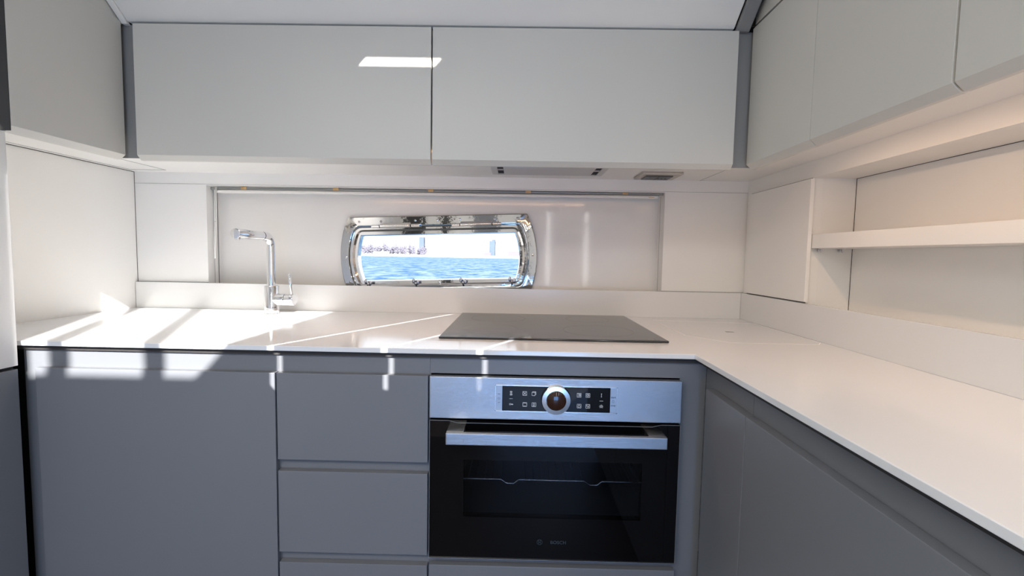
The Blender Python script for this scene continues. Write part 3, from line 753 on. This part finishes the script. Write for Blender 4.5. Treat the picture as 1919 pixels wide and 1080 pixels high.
# handle: square bar with two arms
h = MB()
h.box(-0.1535, 0.3385, 1.0150, 1.0270, 0.6945, 0.7205, bev=0.0015)
h.box(-0.1535, -0.1150, 1.0270, FY-0.0021, 0.7060, 0.7205, bev=0.0008)
h.box(0.3000, 0.3385, 1.0270, FY-0.0021, 0.7060, 0.7205, bev=0.0008)
h.build('handle', M['brushed'], dr)
yd = FY - 0.0022
text('BOSCH', 0.0112, (0.1075, yd, 0.4435), dr, 'lettering', M['dimprint'], space=1.05)
h = MB()
for l_ in circ(1.0, n=20) + [(-0.35,0.8,-0.35,-0.8),(0.35,0.8,0.35,-0.8),(-0.35,0,0.35,0)]:
    a = Vector((0.0635 + l_[0]*0.0062, yd, 0.4435 + l_[1]*0.0062)); b = Vector((0.0635 + l_[2]*0.0062, yd, 0.4435 + l_[3]*0.0062))
    dd = (b-a).normalized(); nn = Vector((-dd.z, 0, dd.x))*0.0005; h.prism([a-nn, b-nn, b+nn, a+nn], (0, 0.0002, 0))
h.build('emblem', M['dimprint'], dr)
# wire shelf and side runners inside the oven
h = MB(); yr, zr = 1.165, 0.545
pr = []
for x in [cx0+0.012 + i*(cx1-cx0-0.024)/80 for i in range(81)]:
    dz = 0
    for c0 in (-0.010, 0.203):
        q = abs(x - c0)
        if q < 0.022: dz = -0.010 * min(1, (0.022-q)/0.012)
    pr.append((x, yr, zr + dz))
h.tube(pr, 0.0020, n=8)
h.tube([(cx0+0.012, yr, zr), (cx0+0.012, 1.46, zr), (cx1-0.012, 1.46, zr), (cx1-0.012, yr, zr)], 0.0018, n=8)
for i in range(1, 22):
    x = cx0+0.012 + i*(cx1-cx0-0.024)/22
    if min(abs(x+0.010), abs(x-0.203)) > 0.020: h.cyl((x, yr, zr), (x, 1.46, zr), 0.0010, n=6)
h.build('wire_shelf', M['wire'], t, smooth='auto')
for X in (cx0+0.004, cx1-0.004):
    h = MB()
    for z in (0.520, 0.538, 0.585, 0.640): h.cyl((X, 1.13, z), (X, 1.46, z), 0.0018, n=8)
    h.cyl((X, 1.13, 0.515), (X, 1.13, 0.645), 0.0018, n=8); h.cyl((X, 1.46, 0.515), (X, 1.46, 0.645), 0.0018, n=8)
    h.build('shelf_runner', M['wire'], t, smooth='auto')

# ------------------------------------------------------------------ tall cabinet at the left edge
t = thing('tall_cabinet', (-1.28, 0.6, 0), 'pale tall cabinet at the left edge, grey lower door', 'cabinet')
h = MB(); h.prism(((-1.140, 1.0445, 0.846), (-1.140, 1.0445, 1.372), (-1.155, 1.0445, 1.388), (XL+0.004, 1.0445, 1.388), (XL+0.004, 1.0445, 0.846)), (0, -0.70, 0), bev=0.001)
h.build('upper_door', M['panel'], t)
B(XL+0.004, -1.1405, 0.3445, 1.0440, 0.09, 0.838, bev=0.001).build('lower_door', M['base'], t)
B(XL+0.004, -1.150, 0.3445, 1.043, 0.8385, 0.8455).build('door_gap', M['dark'], t)
B(XL+0.004, -1.18, 0.3445, 1.0440, 0.0, 0.0895).build('plinth', M['dark'], t)
tag(B(XL+0.004, -1.085, 0.30, 0.9255, 1.40, 1.94, bev=0.001).build('side_panel', mat('charcoal_panel', (0.07, 0.068, 0.066), 0.8)), 'dark grey recessed panel above the tall cabinet at the left edge', 'panel')

# ------------------------------------------------------------------ right wall: small cupboard, shelf in the niche
t = thing('wall_cupboard', (0.84, 1.53, 0.997), 'small square cupboard door beside the open shelf niche', 'cupboard')
B(0.8215, 0.8325, 1.349, 1.7030, 1.000, 1.3500, bev=0.0010).build('door', M['panel'], t)
B(0.8315, 0.8329, 1.3605, 1.7060, 0.9968, 1.3535).build('shadow_gap', M['dark'], t)
t = thing('shelf', (0.89, 0.4, 1.153), 'thick pale shelf board across the open niche on the right wall', 'shelf')
B(0.8360, 0.9560, -0.90, 1.3580, 1.1540, 1.1930, bev=0.0012).build('board', M['panel'], t)
for x in (0.858, 0.918):
    h = MB(); h.cyl((x, 1.3590, 1.1475), (x, 1.340, 1.1475), 0.0035, n=14); h.box(x-0.005, x+0.005, 1.338, 1.352, 1.1505, 1.1538, bev=0.0006)
    h.tube([(x-0.005, 1.345, 1.1535), (x-0.005, 1.345, 1.1460), (x-0.002, 1.345, 1.1435), (x+0.002, 1.345, 1.1435), (x+0.005, 1.345, 1.1460), (x+0.005, 1.345, 1.1535)], 0.0008, n=6)
    h.build('shelf_support', M['wire'], t, smooth='auto')

# ------------------------------------------------------------------ outside: sea, beach, trees, towers
tag(B(-900, 900, 3.0, 318, -1.3, -0.72).build('sea', M['sea']), 'bright blue rippled sea seen through the porthole', 'sea', kind='structure')
h = MB(); h.prism(((-500, 317.5, -0.72), (-500, 336, 0.75), (-500, 900, 1.2), (-500, 900, -1.3), (-500, 317.5, -1.3)), (1000, 0, 0))
tag(h.build('beach', M['sand']), 'pale sandy beach along the far shore', 'beach', kind='structure')
rt = random.Random(11)
N = 33
for i in range(N):
    x = -123 + i * 1.62 + rt.uniform(-0.4, 0.4); y = 350 + (i % 4) * 7 + rt.uniform(-1, 1); hgt = rt.uniform(6.4, 9.6) * (1.0 if i < 26 else 0.85)
    zb = 0.70
    tr = thing('shore_tree', (x, y, zb), 'hazy bare-branched tree in the row on the far shore', 'tree', 'trees on the far shore')
    MB().cyl((x, y, zb), (x + rt.uniform(-.3, .3), y, zb + hgt*0.55), 0.30, 0.14, n=7).build('trunk', M['tree'], tr)
    h = MB()
    for k in range(46):
        a = rt.uniform(0, 2*math.pi); sp_ = rt.uniform(0.2, 2.1); top = rt.uniform(0.45, 1.0)
        z0 = zb + hgt * rt.uniform(0.12, 0.5)
        h.cyl((x, y, z0), (x + sp_*math.cos(a), y + sp_*math.sin(a), zb + hgt*top), 0.10, 0.05, n=4)
    for k in range(16):
        a = rt.uniform(0, 2*math.pi); sp_ = rt.uniform(0.0, 1.6)
        h.sphere((x + sp_*math.cos(a), y + sp_*math.sin(a), zb + hgt*rt.uniform(0.10, 0.62)), rt.uniform(0.45, 0.85), (1.2, 1.2, 0.8), 1)
    h.build('branches', M['tree'], tr)
def building(x0, x1, ztop, y, m, label, rows, cols, wm='bldb', dep=14, wfrac=0.5, cat='building', steps=None):
    t = thing('shore_building', ((x0+x1)/2, y+dep/2, 0.8), label, cat, 'buildings on the far shore')
    h = MB(); h.box(x0, x1, y, y+dep, 0.8, ztop)
    if steps:
        for a, b, z in steps: h.box(a, b, y+1, y+dep-1, ztop, z)
    h.build('wall', M[m], t)
    W_ = (x1-x0); rh = (ztop-1.5)/rows
    for r in range(rows):
        for c_ in range(cols):
            a = x0 + W_*(c_+0.5-wfrac/2)/cols; b = x0 + W_*(c_+0.5+wfrac/2)/cols
            B(a, b, y-0.12, y, 1.5+rh*r+rh*0.25, 1.5+rh*r+rh*0.7).build('window', M[wm], t)
    return t
M['wpale'] = mat('pale_window_glass', (0.15, 0.155, 0.185), 0.8)
building(-88.6, -85.0, 16.4, 420, 'bldb', 'slim blue-tinted tower beyond the left end of the tree row', 8, 2, 'bldb', wfrac=0.8)
building(-84.2, -46.5, 19.2, 424, 'bldw', 'very wide white apartment block in the middle of the far shore', 7, 14, 'wpale', wfrac=0.35)
building(-41.5, -37.6, 17.0, 424, 'bldw', 'slim white tower right of the wide white block', 9, 3, 'wpale')
building(-25.8, -20.8, 14.0, 420, 'bldb', 'blue-shaded tower left in the right-hand pair', 8, 2, 'bldb', wfrac=0.7, steps=[(-23.6, -21.0, 15.3)])
building(-20.2, -15.4, 14.8, 421, 'bldw', 'white and blue balconied tower right in the right-hand pair', 9, 4, 'bldb', wfrac=0.6, steps=[(-20.0, -19.0, 16.2)])
building(-14.2, -10.6, 14.2, 424, 'bldw', 'pale tower near the right edge of the porthole view', 9, 3, 'wpale')
building(-8.9, 2.5, 4.9, 415, 'bldp', 'low pinkish building at the right end of the far shore', 2, 8, 'bldp', cat='building')
building(-29.0, -24.0, 3.6, 405, 'bldp', 'low reddish building at the foot of the blue tower', 1, 4, 'bldp')
building(-104, -95.0, 2.6, 338, 'bldw', 'long white beach house in front of the trees', 1, 6, 'wpale', dep=8)
